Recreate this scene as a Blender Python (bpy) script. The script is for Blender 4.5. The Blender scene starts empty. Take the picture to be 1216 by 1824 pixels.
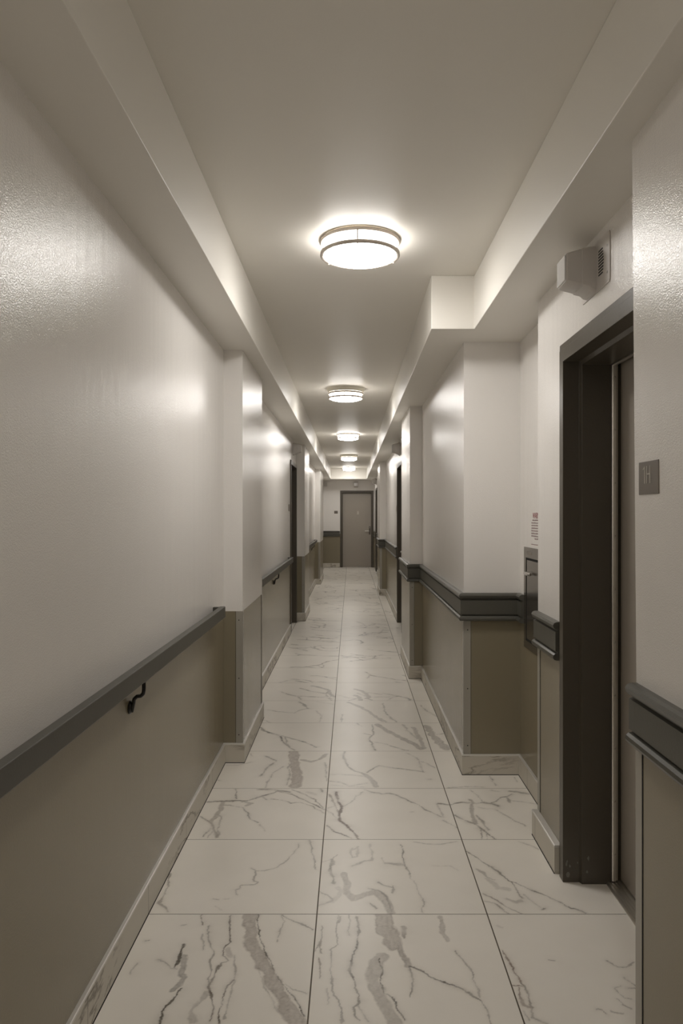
import bpy, bmesh, math, random
import numpy as np
from mathutils import Vector, Matrix

C = bpy.context.scene.collection
scene = bpy.context.scene

# ------------------------------------------------------------------ camera, world, exposure
EYE = 1.43
cam_d = bpy.data.cameras.new('camera')
cam = bpy.data.objects.new('camera', cam_d)
C.objects.link(cam)
cam.location = (0, 0, EYE)
cam.rotation_euler = (math.radians(90), 0, 0)
cam_d.sensor_fit = 'VERTICAL'
cam_d.sensor_height = 36
cam_d.sensor_width = 24
cam_d.lens = 36 * 1315 / 1824
cam_d.shift_x = -17 / 1824
cam_d.shift_y = 6 / 1824
cam_d.clip_start = 0.02
scene.camera = cam

w = bpy.data.worlds.new('world'); scene.world = w
w.use_nodes = True
w.node_tree.nodes['Background'].inputs[0].default_value = (0.5, 0.47, 0.4, 1)
w.node_tree.nodes['Background'].inputs[1].default_value = 0.02

vs = scene.view_settings
vs.view_transform = 'Standard'
vs.look = 'None'
vs.gamma = 1
vs.use_curve_mapping = False
vs.exposure = 0.25
scene.cycles.max_bounces = 10
scene.cycles.diffuse_bounces = 8
scene.cycles.glossy_bounces = 5

LAMP = 33.0                 # what the lit shades give off
LAMP_COL = (1.0, 0.967, 0.925)

# ------------------------------------------------------------------ heights and planes of the place (metres)
H_CEIL = 2.662
H_SOFFIT = 2.387
H_HEAD = 2.11               # top of the door frames
Y_BACK, Y_END = -3.0, 20.3
XL, XLB = -0.738, -0.628    # left wall, left pilasters
OUT = 1.45

# ------------------------------------------------------------------ materials
def new_mat(name):
    m = bpy.data.materials.new(name); m.use_nodes = True
    nt = m.node_tree
    return m, nt, nt.nodes['Principled BSDF']

def N(nt, t, **kw):
    n = nt.nodes.new(t)
    for k, v in kw.items():
        setattr(n, k, v)
    return n

def paint(name, col, rough=0.4, bump=0.0, scale=250, metal=0.0, var=0.04, spec=0.5, coat=0.0, coat_rough=0.2):
    m, nt, p = new_mat(name)
    tc = N(nt, 'ShaderNodeTexCoord')
    nz = N(nt, 'ShaderNodeTexNoise'); nz.inputs['Scale'].default_value = 2.3; nz.inputs['Detail'].default_value = 3
    nt.links.new(tc.outputs['Object'], nz.inputs['Vector'])
    mx = N(nt, 'ShaderNodeMix', data_type='RGBA')
    mx.inputs[6].default_value = (*[c * (1 - var) for c in col], 1)
    mx.inputs[7].default_value = (*[min(1, c * (1 + var)) for c in col], 1)
    nt.links.new(nz.outputs[0], mx.inputs[0])
    nt.links.new(mx.outputs[2], p.inputs['Base Color'])
    p.inputs['Roughness'].default_value = rough
    p.inputs['Metallic'].default_value = metal
    p.inputs['Specular IOR Level'].default_value = spec
    p.inputs['Coat Weight'].default_value = coat
    p.inputs['Coat Roughness'].default_value = coat_rough
    if bump:
        n2 = N(nt, 'ShaderNodeTexNoise'); n2.inputs['Scale'].default_value = scale; n2.inputs['Detail'].default_value = 2
        nt.links.new(tc.outputs['Object'], n2.inputs['Vector'])
        n3 = N(nt, 'ShaderNodeTexNoise'); n3.inputs['Scale'].default_value = 3.0; n3.inputs['Detail'].default_value = 1
        nt.links.new(tc.outputs['Object'], n3.inputs['Vector'])
        mp = N(nt, 'ShaderNodeMapping'); mp.inputs['Scale'].default_value = (15, 15, 0.7)
        nt.links.new(tc.outputs['Object'], mp.inputs[0]); nt.links.new(mp.outputs[0], n3.inputs['Vector']); n3.inputs['Scale'].default_value = 1.0; n3.inputs['Detail'].default_value = 3
        ad = N(nt, 'ShaderNodeMath', operation='MULTIPLY_ADD'); ad.inputs[1].default_value = 1.5
        nt.links.new(n3.outputs[0], ad.inputs[0]); nt.links.new(n2.outputs[0], ad.inputs[2])
        b = N(nt, 'ShaderNodeBump'); b.inputs['Strength'].default_value = bump; b.inputs['Distance'].default_value = 0.001
        nt.links.new(ad.outputs[0], b.inputs['Height'])
        nt.links.new(b.outputs[0], p.inputs['Normal'])
    return m

M = {}
M['white'] = paint('white_satin_paint', (0.80, 0.775, 0.745), 0.205, 0.8, 300, var=0.01, spec=0.42)
M['ceiling'] = paint('ceiling_paint', (0.79, 0.765, 0.712), 0.42, 0.2, 200, var=0.01, spec=0.3)
M['taupe'] = paint('taupe_wainscot_paint', (0.248, 0.215, 0.148), 0.22, 0.4, 200, var=0.02)
M['guard'] = paint('guard_metal_paint', (0.35, 0.33, 0.285), 0.32, 0.1, 200)
M['charcoal'] = paint('charcoal_gloss_paint', (0.085, 0.082, 0.068), 0.34, 0.3, 150, var=0.05)
M['frame'] = paint('charcoal_frame_paint', (0.082, 0.070, 0.053), 0.34, 0.4, 120, var=0.08)
M['rail'] = paint('rail_paint', (0.075, 0.071, 0.058), 0.42, 0.2, 150)
M['black'] = paint('black_iron', (0.008, 0.007, 0.005), 0.35)
M['gap'] = paint('dark_gap', (0.01, 0.01, 0.01), 0.8)
M['leaf'] = paint('door_leaf_paint', (0.36, 0.325, 0.28), 0.38, 0.2, 120, var=0.03)
M['alu'] = paint('brushed_aluminium', (0.78, 0.75, 0.70), 0.30, 0.1, 400, metal=0.9)
M['edge_metal'] = paint('baseboard_edge_metal', (0.72, 0.70, 0.66), 0.3, metal=0.35)
M['chrome'] = paint('chrome', (0.75, 0.74, 0.72), 0.12, metal=1.0)
M['nickel'] = paint('satin_nickel', (0.42, 0.37, 0.32), 0.4, metal=0.3)
M['steel'] = paint('brushed_steel_cabinet', (0.20, 0.18, 0.155), 0.22, 0.1, 300, metal=0.8)
M['pan'] = paint('lamp_pan_enamel', (0.62, 0.59, 0.50), 0.5)
M['plaque'] = paint('plaque_taupe', (0.17, 0.145, 0.12), 0.4)
M['letter'] = paint('plaque_lettering', (0.52, 0.49, 0.43), 0.5)
M['alarm'] = paint('alarm_white_plastic', (0.56, 0.53, 0.50), 0.35)
M['red'] = paint('red_ink', (0.30, 0.05, 0.06), 0.6)
M['ink'] = paint('faded_ink', (0.36, 0.27, 0.27), 0.6)
M['caulk'] = paint('old_caulk', (0.20, 0.185, 0.16), 0.6, 0.6, 60)

def lens_mat():
    m, nt, p = new_mat('clear_lens')
    p.inputs['Base Color'].default_value = (0.9, 0.9, 0.9, 1)
    p.inputs['Roughness'].default_value = 0.08
    p.inputs['Transmission Weight'].default_value = 0.15
    p.inputs['Coat Weight'].default_value = 0.6
    return m
M['lens'] = lens_mat()

def lamp_mat(name, k):
    m, nt, p = new_mat(name)
    p.inputs['Base Color'].default_value = (0.9, 0.9, 0.88, 1)
    p.inputs['Roughness'].default_value = 0.4
    p.inputs['Emission Color'].default_value = (*LAMP_COL, 1)
    p.inputs['Emission Strength'].default_value = LAMP * k
    return m
M['lamp'] = lamp_mat('lit_opal_shade', 1.2)
M['lamp_side'] = lamp_mat('lit_opal_shade_side', 0.37)

def grout_mat():
    return paint('grout', (0.17, 0.145, 0.11), 0.8, var=0.15)
M['grout'] = grout_mat()

BASE = (0.87, 0.83, 0.765)
def marble_floor():
    m, nt, p = new_mat('marble_tile_floor')
    at = N(nt, 'ShaderNodeAttribute', attribute_name='vein')
    sp = N(nt, 'ShaderNodeSeparateColor')
    nt.links.new(at.outputs['Color'], sp.inputs[0])
    tc = N(nt, 'ShaderNodeTexCoord')
    nz = N(nt, 'ShaderNodeTexNoise'); nz.inputs['Scale'].default_value = 90; nz.inputs['Detail'].default_value = 5
    nt.links.new(tc.outputs['Object'], nz.inputs['Vector'])
    mr = N(nt, 'ShaderNodeMapRange'); mr.inputs[1].default_value = 0.3; mr.inputs[2].default_value = 0.7
    mr.inputs[3].default_value = 0.82; mr.inputs[4].default_value = 1.15
    nt.links.new(nz.outputs[0], mr.inputs[0])
    mu = N(nt, 'ShaderNodeMath', operation='MULTIPLY', use_clamp=True)
    nt.links.new(sp.outputs[0], mu.inputs[0]); nt.links.new(mr.outputs[0], mu.inputs[1])
    cl = N(nt, 'ShaderNodeTexNoise'); cl.inputs['Scale'].default_value = 3.5; cl.inputs['Detail'].default_value = 4
    nt.links.new(tc.outputs['Object'], cl.inputs['Vector'])
    base = N(nt, 'ShaderNodeMix', data_type='RGBA')
    base.inputs[6].default_value = (BASE[0] * 0.93, BASE[1] * 0.93, BASE[2] * 0.92, 1)
    base.inputs[7].default_value = (BASE[0] * 1.06, BASE[1] * 1.06, BASE[2] * 1.06, 1)
    nt.links.new(cl.outputs[0], base.inputs[0])
    vc = N(nt, 'ShaderNodeMix', data_type='RGBA')
    vc.inputs[6].default_value = (0.115, 0.098, 0.072, 1)
    vc.inputs[7].default_value = (0.17, 0.10, 0.062, 1)
    nt.links.new(sp.outputs[1], vc.inputs[0])
    mx = N(nt, 'ShaderNodeMix', data_type='RGBA')
    nt.links.new(mu.outputs[0], mx.inputs[0])
    nt.links.new(base.outputs[2], mx.inputs[6]); nt.links.new(vc.outputs[2], mx.inputs[7])
    nt.links.new(mx.outputs[2], p.inputs['Base Color'])
    p.inputs['Roughness'].default_value = 0.31
    p.inputs['Specular IOR Level'].default_value = 0.45
    return m
M['marble'] = marble_floor()

def marble_base():
    """marble skirting: noise veins and a joint every tile length"""
    m, nt, p = new_mat('marble_skirting')
    tc = N(nt, 'ShaderNodeTexCoord')
    wv = N(nt, 'ShaderNodeTexNoise'); wv.inputs['Scale'].default_value = 2.6; wv.inputs['Detail'].default_value = 6
    wv.inputs['Roughness'].default_value = 0.62; wv.inputs['Distortion'].default_value = 0.6
    mp = N(nt, 'ShaderNodeMapping'); mp.inputs['Scale'].default_value = (1, 1, 2.6); mp.inputs['Rotation'].default_value = (0.5, 0.3, 0.4)
    nt.links.new(tc.outputs['Object'], mp.inputs[0]); nt.links.new(mp.outputs[0], wv.inputs['Vector'])
    s1 = N(nt, 'ShaderNodeMath', operation='SUBTRACT'); s1.inputs[1].default_value = 0.5
    ab = N(nt, 'ShaderNodeMath', operation='ABSOLUTE')
    mr = N(nt, 'ShaderNodeMapRange'); mr.inputs[1].default_value = 0.0; mr.inputs[2].default_value = 0.035
    mr.inputs[3].default_value = 0.85; mr.inputs[4].default_value = 0.0
    nt.links.new(wv.outputs[0], s1.inputs[0]); nt.links.new(s1.outputs[0], ab.inputs[0]); nt.links.new(ab.outputs[0], mr.inputs[0])
    ms = N(nt, 'ShaderNodeTexNoise'); ms.inputs['Scale'].default_value = 1.7
    nt.links.new(tc.outputs['Object'], ms.inputs['Vector'])
    mk = N(nt, 'ShaderNodeMapRange'); mk.inputs[1].default_value = 0.44; mk.inputs[2].default_value = 0.56
    nt.links.new(ms.outputs[0], mk.inputs[0])
    mm = N(nt, 'ShaderNodeMath', operation='MULTIPLY')
    nt.links.new(mr.outputs[0], mm.inputs[0]); nt.links.new(mk.outputs[0], mm.inputs[1])
    sx = N(nt, 'ShaderNodeSeparateXYZ'); nt.links.new(tc.outputs['Object'], sx.inputs[0])
    a = N(nt, 'ShaderNodeMath', operation='SUBTRACT'); a.inputs[1].default_value = 0.817
    b = N(nt, 'ShaderNodeMath', operation='PINGPONG'); b.inputs[1].default_value = 0.305
    c = N(nt, 'ShaderNodeMath', operation='LESS_THAN'); c.inputs[1].default_value = 0.0016
    nt.links.new(sx.outputs[1], a.inputs[0]); nt.links.new(a.outputs[0], b.inputs[0]); nt.links.new(b.outputs[0], c.inputs[0])
    mx = N(nt, 'ShaderNodeMix', data_type='RGBA')
    mx.inputs[6].default_value = (0.58, 0.545, 0.475, 1); mx.inputs[7].default_value = (0.11, 0.08, 0.05, 1)
    nt.links.new(mm.outputs[0], mx.inputs[0])
    m2 = N(nt, 'ShaderNodeMix', data_type='RGBA'); m2.inputs[7].default_value = (0.16, 0.14, 0.11, 1)
    nt.links.new(c.outputs[0], m2.inputs[0]); nt.links.new(mx.outputs[2], m2.inputs[6])
    nt.links.new(m2.outputs[2], p.inputs['Base Color'])
    p.inputs['Roughness'].default_value = 0.42
    return m
M['skirting'] = marble_base()

# ------------------------------------------------------------------ mesh helpers
class MB:
    def __init__(s):
        s.v = []; s.f = []; s.m = []; s.sm = []
    def face(s, pts, mat=0, smooth=False):
        i = len(s.v); s.v += [tuple(p) for p in pts]; s.f.append(tuple(range(i, i + len(pts)))); s.m.append(mat); s.sm.append(smooth)
    def box(s, x0, x1, y0, y1, z0, z1, mat=0, map=None):
        c = [(x, y, z) for x in (x0, x1) for y in (y0, y1) for z in (z0, z1)]
        if map: c = [map(*p) for p in c]
        i = len(s.v); s.v += c
        for q in ((0, 1, 3, 2), (4, 6, 7, 5), (0, 4, 5, 1), (2, 3, 7, 6), (0, 2, 6, 4), (1, 5, 7, 3)):
            s.f.append(tuple(i + k for k in q)); s.m.append(mat); s.sm.append(False)
        return s
    def prism(s, poly, z0, z1, mat=0, top=True, bottom=True):
        n = len(poly); i = len(s.v)
        s.v += [(x, y, z0) for x, y in poly] + [(x, y, z1) for x, y in poly]
        for k in range(n):
            j = (k + 1) % n
            s.f.append((i + k, i + j, i + n + j, i + n + k)); s.m.append(mat); s.sm.append(False)
        if bottom: s.f.append(tuple(i + k for k in reversed(range(n)))); s.m.append(mat); s.sm.append(False)
        if top: s.f.append(tuple(i + n + k for k in range(n))); s.m.append(mat); s.sm.append(False)
    def loft(s, rings, closed=False, cap=True, mat=0, smooth=False, loop=True, mats=None):
        """rings: equal-length point lists, each a closed (loop) section"""
        n = len(rings[0]); base = len(s.v)
        for r in rings: s.v += [tuple(p) for p in r]
        R = len(rings)
        for a in range(R if closed else R - 1):
            b = (a + 1) % R
            for k in range(n if loop else n - 1):
                j = (k + 1) % n
                s.f.append((base + a * n + k, base + a * n + j, base + b * n + j, base + b * n + k))
                s.m.append(mats[k] if mats else mat); s.sm.append(smooth)
        if cap and not closed and loop:
            s.f.append(tuple(base + k for k in reversed(range(n)))); s.m.append(mat); s.sm.append(False)
            s.f.append(tuple(base + (R - 1) * n + k for k in range(n))); s.m.append(mat); s.sm.append(False)
    def tube(s, pts, r, n=12, mat=0, flat=1.0):
        P = [Vector(p) for p in pts]; rings = []
        up = Vector((0, 1, 0))
        for i, p in enumerate(P):
            t = ((P[min(i + 1, len(P) - 1)] - P[max(i - 1, 0)])).normalized()
            u = up if abs(t.dot(up)) < 0.9 else Vector((1, 0, 0))
            a = t.cross(u).normalized(); b = t.cross(a).normalized()
            rr = r[i] if isinstance(r, (list, tuple)) else r
            rings.append([p + a * rr * math.cos(2 * math.pi * k / n) * flat + b * rr * math.sin(2 * math.pi * k / n) for k in range(n)])
        s.loft(rings, mat=mat, smooth=True)
    def lathe(s, prof, cx, cy, cz=0, n=64, mat=0, smooth=True, closed=False, axis='z'):
        rings = []
        for k in range(n):
            a = 2 * math.pi * k / n; ca, sa = math.cos(a), math.sin(a)
            if axis == 'z': rings.append([(cx + r * ca, cy + r * sa, cz + z) for r, z in prof])
            elif axis == 'x': rings.append([(cx + z, cy + r * ca, cz + r * sa) for r, z in prof])
            else: rings.append([(cx + r * ca, cy + z, cz + r * sa) for r, z in prof])
        s.loft(rings, closed=True, cap=False, mat=mat, smooth=smooth, loop=closed)
    def build(s, name, mats, parent=None, bevel=0.0, seg=2, sharp=35):
        me = bpy.data.meshes.new(name)
        me.from_pydata(s.v, [], s.f)
        mats = mats if isinstance(mats, (list, tuple)) else [mats]
        for m in mats: me.materials.append(m)
        me.polygons.foreach_set('material_index', s.m)
        me.polygons.foreach_set('use_smooth', s.sm)
        bm = bmesh.new(); bm.from_mesh(me)
        bmesh.ops.remove_doubles(bm, verts=bm.verts, dist=1e-6)
        bmesh.ops.recalc_face_normals(bm, faces=bm.faces)
        bm.to_mesh(me); bm.free()
        o = bpy.data.objects.new(name, me); C.objects.link(o)
        if any(s.sm):
            me.set_sharp_from_angle(angle=math.radians(sharp))
        if bevel:
            b = o.modifiers.new('bevel', 'BEVEL'); b.width = bevel; b.segments = seg; b.limit_method = 'ANGLE'; b.angle_limit = math.radians(40)
            b.harden_normals = False
        if parent: parent_keep(o, parent)
        return o

def parent_keep(o, parent):
    o.parent = parent
    loc = Vector((0, 0, 0)); p = parent
    while p: loc += p.location; p = p.parent
    o.location = -loc if o.location.length == 0 else o.location - loc

def tag(o, label=None, cat=None, group=None, kind=None):
    if label: o['label'] = label
    if cat: o['category'] = cat
    if group: o['group'] = group
    if kind: o['kind'] = kind
    return o

def thing(name, label, cat, loc, group=None, kind=None):
    o = bpy.data.objects.new(name, None); C.objects.link(o)
    o.empty_display_size = 0.05
    o.location = loc
    return tag(o, label, cat, group, kind)

def copy_tree(o, parent=None):
    c = o.copy(); C.objects.link(c); c.parent = parent
    for ch in list(o.children): copy_tree(ch, c)
    return c

def offset_path(path, off, side=1, closed=False):
    """shift a plan polyline towards the corridor (left normal * side) with mitred corners"""
    out = []
    P = [Vector(p) for p in path]
    for i, p in enumerate(P):
        ns = []
        if i > 0:
            d = (p - P[i - 1]).normalized(); ns.append(Vector((-d.y, d.x)) * side)
        if i < len(P) - 1:
            d = (P[i + 1] - p).normalized(); ns.append(Vector((-d.y, d.x)) * side)
        if len(ns) == 1: out.append(p + ns[0] * off)
        else:
            b = ns[0] + ns[1]; b = b / max(1e-6, b.dot(ns[0]))
            out.append(p + b * off)
    return out

def run(mb, path, prof, side=1, mat=0, mats=None):
    """sweep a wall profile [(off, z)] along a plan polyline"""
    cols = [offset_path(path, o, side) for o, z in prof]
    rings = [[(cols[k][i].x, cols[k][i].y, prof[k][1]) for k in range(len(prof))] for i in range(len(path))]
    mb.loft(rings, mat=mat, mats=mats)
# veins of the marble tiles, in metres on the floor: (points, width, strength, brownness)
VEINS = [
([(-0.5529,2.4623),(-0.5532,2.4232),(-0.5491,2.3704),(-0.5552,2.3306)],0.0099,0.8,0),
([(-0.538,2.4003),(-0.5276,2.3341),(-0.5261,2.2989),(-0.5101,2.2852),(-0.5215,2.2514),(-0.5348,2.2186)],0.019,0.45,0),
([(-0.5155,2.2251),(-0.5271,2.1868),(-0.5343,2.1498),(-0.541,2.1053),(-0.5392,2.0754)],0.0056,0.8,0),
([(-0.6181,2.3793),(-0.589,2.3522),(-0.5653,2.327),(-0.5448,2.3235)],0.0035,0.55,0),
([(-0.4941,2.5703),(-0.4755,2.4784),(-0.455,2.4232),(-0.4436,2.3485),(-0.4385,2.292),(-0.4261,2.2382)],0.004,0.4,0),
([(-0.4216,2.3413),(-0.4222,2.2852),(-0.4295,2.2448),(-0.4137,2.2058),(-0.4032,2.1498),(-0.4,2.0908)],0.0071,0.6,0.3),
([(-0.4261,2.6416),(-0.4261,2.5966),(-0.4091,2.5277),(-0.4008,2.4703),(-0.4185,2.4387),(-0.4106,2.3928),(-0.3935,2.3704),(-0.4131,2.3558),(-0.4177,2.3199)],0.006,0.55,0.2),
([(-0.4035,2.4309),(-0.3882,2.3928)],0.0226,0.28,0.2),
([(-0.3747,2.3928),(-0.3644,2.3129),(-0.3589,2.2648),(-0.3548,2.1868),(-0.3598,2.0966)],0.0059,0.3,0),
([(-0.3616,2.2682),(-0.3761,2.2284),(-0.3751,2.162),(-0.3806,2.114),(-0.3698,2.0754)],0.0049,0.6,0.2),
([(-0.5302,2.6416),(-0.519,2.579)],0.0039,0.5,0.4),
([(-0.5018,2.5193),(-0.4924,2.4309)],0.0033,0.3,0),
([(-0.4294,2.2122),(-0.4453,2.1681),(-0.4566,2.1258),(-0.4412,2.0908)],0.0153,0.25,0.1),
([(-0.6857,2.4816),(-0.6773,2.4816)],0.0037,0.4,0),
([(-0.6839,2.3522),(-0.6846,2.3024)],0.0044,0.3,0),
([(-0.5906,2.5703),(-0.5729,2.5773)],0.0024,0.3,0),
([(-0.3535,2.6462),(-0.3566,2.579),(-0.3311,2.4784),(-0.2962,2.3853),(-0.2612,2.3129),(-0.2276,2.2382),(-0.1966,2.1743),(-0.1674,2.114),(-0.1487,2.0754)],0.049,0.45,0.5),
([(-0.3355,2.6416),(-0.3251,2.579),(-0.3028,2.4946),(-0.2819,2.4155),(-0.252,2.3485),(-0.2359,2.2989),(-0.2175,2.2648),(-0.1881,2.2186),(-0.1644,2.1805),(-0.1436,2.1437),(-0.1352,2.1082)],0.0039,0.7,0),
([(-0.3206,2.4003),(-0.2757,2.2715),(-0.2388,2.1868),(-0.1896,2.0966)],0.0029,0.25,0),
([(-0.2488,2.6416),(-0.2372,2.5966),(-0.246,2.5361),(-0.2465,2.4703)],0.0034,0.4,0),
([(-0.2463,2.6416),(-0.2111,2.6054),(-0.1706,2.5834),(-0.1279,2.5531)],0.0058,0.55,0),
([(-0.2039,2.2547),(-0.1764,2.2284),(-0.1334,2.209)],0.0033,0.35,0),
([(-0.0974,2.5703),(-0.1019,2.5028),(-0.1006,2.4155)],0.0047,0.4,0.3),
([(-0.1025,2.4623),(-0.1191,2.4232)],0.0037,0.35,0.3),
([(-0.1074,2.3853),(-0.1013,2.327),(-0.093,2.2852)],0.0039,0.45,0.6),
([(-0.074,2.2284),(-0.0695,2.1559)],0.0033,0.2,0),
([(-0.0505,2.6416),(-0.0492,2.4544),(-0.0693,2.4309),(-0.0647,2.3485),(-0.0582,2.2648),(-0.05,2.1868),(-0.0288,2.1377),(-0.0249,2.0754)],0.003,0.33,0),
([(-0.0429,2.6324),(-0.0448,2.5966)],0.0069,0.35,0),
([(-0.0019,2.6416),(-0.008,2.5193)],0.0029,0.3,0),
([(0.0237,2.6324),(0.0251,2.5193),(0.0151,2.4387),(-0.0031,2.3778),(-0.003,2.3129),(0.0119,2.2581),(0.022,2.2058),(0.0215,2.162),(0.0093,2.1498),(0.0091,2.1082),(0.0228,2.0908)],0.006,0.5,0.1),
([(0.0215,2.1559),(0.0351,2.1258),(0.0502,2.0908)],0.008,0.3,0),
([(0.1094,2.6416),(0.1245,2.5446),(0.1436,2.4623)],0.067,0.42,0.5),
([(0.158,2.4703),(0.167,2.4003),(0.1788,2.3485)],0.0226,0.5,0.3),
([(0.0991,2.3928),(0.0748,2.3341),(0.0645,2.2783),(0.0872,2.2058),(0.1046,2.1377),(0.1249,2.0754)],0.0441,0.38,0.2),
([(0.0966,2.3853),(0.0942,2.327),(0.0938,2.2648),(0.102,2.2122),(0.1238,2.1931),(0.1371,2.1437),(0.1553,2.0908)],0.0042,0.6,0),
([(0.184,2.5617),(0.1788,2.5028)],0.0133,0.35,0.4),
([(0.1788,2.3485),(0.1885,2.3059),(0.1862,2.2514),(0.178,2.1868)],0.0043,0.4,0),
([(0.181,2.3485),(0.2136,2.3199),(0.2451,2.2886),(0.2812,2.2682),(0.3195,2.2382),(0.3563,2.2058),(0.3808,2.1805)],0.0059,0.55,0),
([(0.3808,2.1805),(0.3885,2.1437),(0.3939,2.1082),(0.3936,2.0754)],0.004,0.35,0),
([(0.3459,2.4232),(0.3628,2.3558),(0.3799,2.2989),(0.3753,2.2581),(0.381,2.1931)],0.0039,0.35,0),
([(0.3165,2.6324),(0.3189,2.5531),(0.3134,2.5277),(0.3259,2.4784)],0.0172,0.35,0.3),
([(0.4914,2.4309),(0.505,2.3558),(0.5173,2.2648)],0.0053,0.6,0.9),
([(0.5173,2.2648),(0.5282,2.2122),(0.5243,2.162),(0.5284,2.1377)],0.0049,0.5,0.2),
([(0.4903,2.2481),(0.5128,2.2448)],0.0051,0.5,0.9),
([(0.5029,2.2382),(0.5016,2.1868),(0.5052,2.1498),(0.5264,2.1377)],0.0074,0.5,0.8),
([(0.5284,2.1377),(0.5157,2.1024),(0.5472,2.0794)],0.0055,0.4,0),
([(0.4996,2.1258),(0.5031,2.0908)],0.0032,0.3,0),
([(0.8239,2.3704),(0.8423,2.3413),(0.8709,2.3413),(0.9042,2.3594)],0.0044,0.35,0),
([(0.8457,2.2852),(0.8615,2.2481),(0.8581,2.2284),(0.8372,2.2284)],0.0051,0.35,0),
([(0.8211,2.2415),(0.7987,2.2316),(0.798,2.2122),(0.8052,2.1868),(0.8275,2.1805)],0.0041,0.35,0),
([(0.7824,2.1805),(0.7898,2.1559),(0.8083,2.1407)],0.0036,0.3,0),
([(0.7099,2.1347),(0.726,2.1347),(0.7358,2.117)],0.0056,0.4,0),
([(0.7499,2.1288),(0.7777,2.1228)],0.004,0.25,0),
([(0.6371,2.3704),(0.6539,2.3668)],0.0031,0.3,0),
([(0.5124,2.5703),(0.5251,2.5617)],0.0087,0.15,0),
([(-0.7234,2.946),(-0.7031,2.8519),(-0.7035,2.7744),(-0.7091,2.7216),(-0.6782,2.6959),(-0.6599,2.6657)],0.0089,0.4,0.3),
([(-0.3998,2.9954),(-0.3843,2.968),(-0.3489,2.9704),(-0.3045,3.0016),(-0.2676,3.0595),(-0.2421,3.1264),(-0.224,3.2252)],0.0043,0.38,0),
([(-0.3868,2.9643),(-0.3784,2.8865),(-0.3636,2.8748),(-0.3757,2.8576),(-0.3991,2.861),(-0.4215,2.8576),(-0.4258,2.8293),(-0.441,2.8182),(-0.4331,2.7852)],0.0057,0.38,0),
([(-0.5166,2.7551),(-0.4938,2.7509)],0.0044,0.35,0),
([(-0.4721,2.753),(-0.4556,2.753)],0.0028,0.25,0),
([(-0.5011,2.701),(-0.4687,2.6707)],0.0107,0.1,0),
([(-0.1833,3.2472),(-0.1594,3.0993),(-0.1385,2.9828)],0.0062,0.35,0),
([(-0.1171,3.0464),(-0.0783,3.0793),(-0.0542,3.1128)],0.0062,0.25,0),
([(-0.0842,3.0726),(-0.0781,2.9582),(-0.0702,2.8748)],0.0154,0.4,0),
([(-0.0277,2.946),(-0.0213,2.8748),(-0.0151,2.7961),(0.0127,2.753),(0.0463,2.7852),(0.0859,2.8071),(0.1127,2.7744),(0.1323,2.7216),(0.1451,2.6558)],0.0307,0.38,0.3),
([(0.064,2.8293),(0.0976,2.8182),(0.1294,2.7744),(0.148,2.6607)],0.0078,0.4,0),
([(0.1053,2.8748),(0.1384,2.8462),(0.1606,2.8349)],0.0091,0.35,0),
([(0.1615,2.8519),(0.1556,2.7961)],0.0068,0.3,0),
([(0.0019,3.168),(0.0019,3.0859),(0.0267,3.0993),(0.0274,3.1821),(0.0082,3.154)],0.0075,0.25,0),
([(0.0855,3.2107),(0.0876,3.0595),(0.0507,3.0529),(0.0078,3.008)],0.0099,0.25,0),
([(-0.0694,2.732),(-0.0378,2.8182),(-0.0551,2.8406)],0.0196,0.18,0),
([(-0.1278,2.8126),(-0.0929,2.7798),(-0.0642,2.7424),(-0.0801,2.7216),(-0.1227,2.701)],0.0066,0.25,0),
([(0.2135,3.2035),(0.2189,3.0993),(0.2225,3.0207),(0.2317,2.946)],0.0055,0.5,0),
([(0.1417,3.04),(0.1775,3.0271),(0.2194,3.0207)],0.0158,0.3,0),
([(0.1254,3.0859),(0.1411,3.0271)],0.0049,0.2,0),
([(0.2317,2.946),(0.2528,2.8519),(0.2633,2.753),(0.267,2.7061),(0.2567,2.6558)],0.0033,0.25,0),
([(0.2645,2.7477),(0.266,2.6959)],0.0065,0.4,0),
([(0.2801,3.2325),(0.3296,3.2107),(0.3939,3.2107),(0.4612,3.2325)],0.0039,0.25,0),
([(0.3332,3.0105),(0.4055,3.0105),(0.4357,2.9704)],0.003,0.15,0),
([(0.0697,2.7216),(0.0878,2.6908)],0.0054,0.35,0),
([(0.4908,3.1401),(0.5294,3.0726),(0.5664,3.008),(0.596,2.946),(0.6187,2.8865),(0.6512,2.8519),(0.6843,2.8237),(0.7237,2.7798),(0.7579,2.7424),(0.7975,2.6908),(0.844,2.6509)],0.0063,0.5,0),
([(0.6203,2.8806),(0.6322,2.8182),(0.6436,2.7583)],0.0068,0.45,0.2),
([(0.508,2.9828),(0.5385,2.9219),(0.5632,2.8982)],0.0153,0.3,0),
([(0.5363,2.91),(0.5668,2.8293),(0.5984,2.8182)],0.0228,0.22,0),
([(0.4986,2.7961),(0.5294,2.753),(0.5627,2.701),(0.5949,2.6757),(0.6148,2.646)],0.0076,0.45,0.4),
([(0.4935,2.7372),(0.5288,2.7216),(0.551,2.6707),(0.5718,2.643)],0.0086,0.4,0.4),
([(0.579,2.753),(0.6074,2.732),(0.6317,2.7424)],0.0121,0.3,0.2),
([(0.7398,3.2398),(0.7746,3.1963),(0.804,3.161)],0.0051,0.25,0),
([(0.6527,2.7852),(0.6759,2.7216),(0.6898,2.6908)],0.0033,0.2,0),
([(0.6877,2.6827),(0.7046,2.6858)],0.0064,0.5,0),
([(-0.718,3.6789),(-0.6824,3.6956),(-0.6357,3.6872),(-0.6113,3.6956),(-0.5672,3.7039),(-0.5207,3.6956),(-0.4862,3.7293),(-0.4446,3.7637),(-0.4022,3.7987),(-0.3782,3.8254)],0.0091,0.45,0.2),
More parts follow.
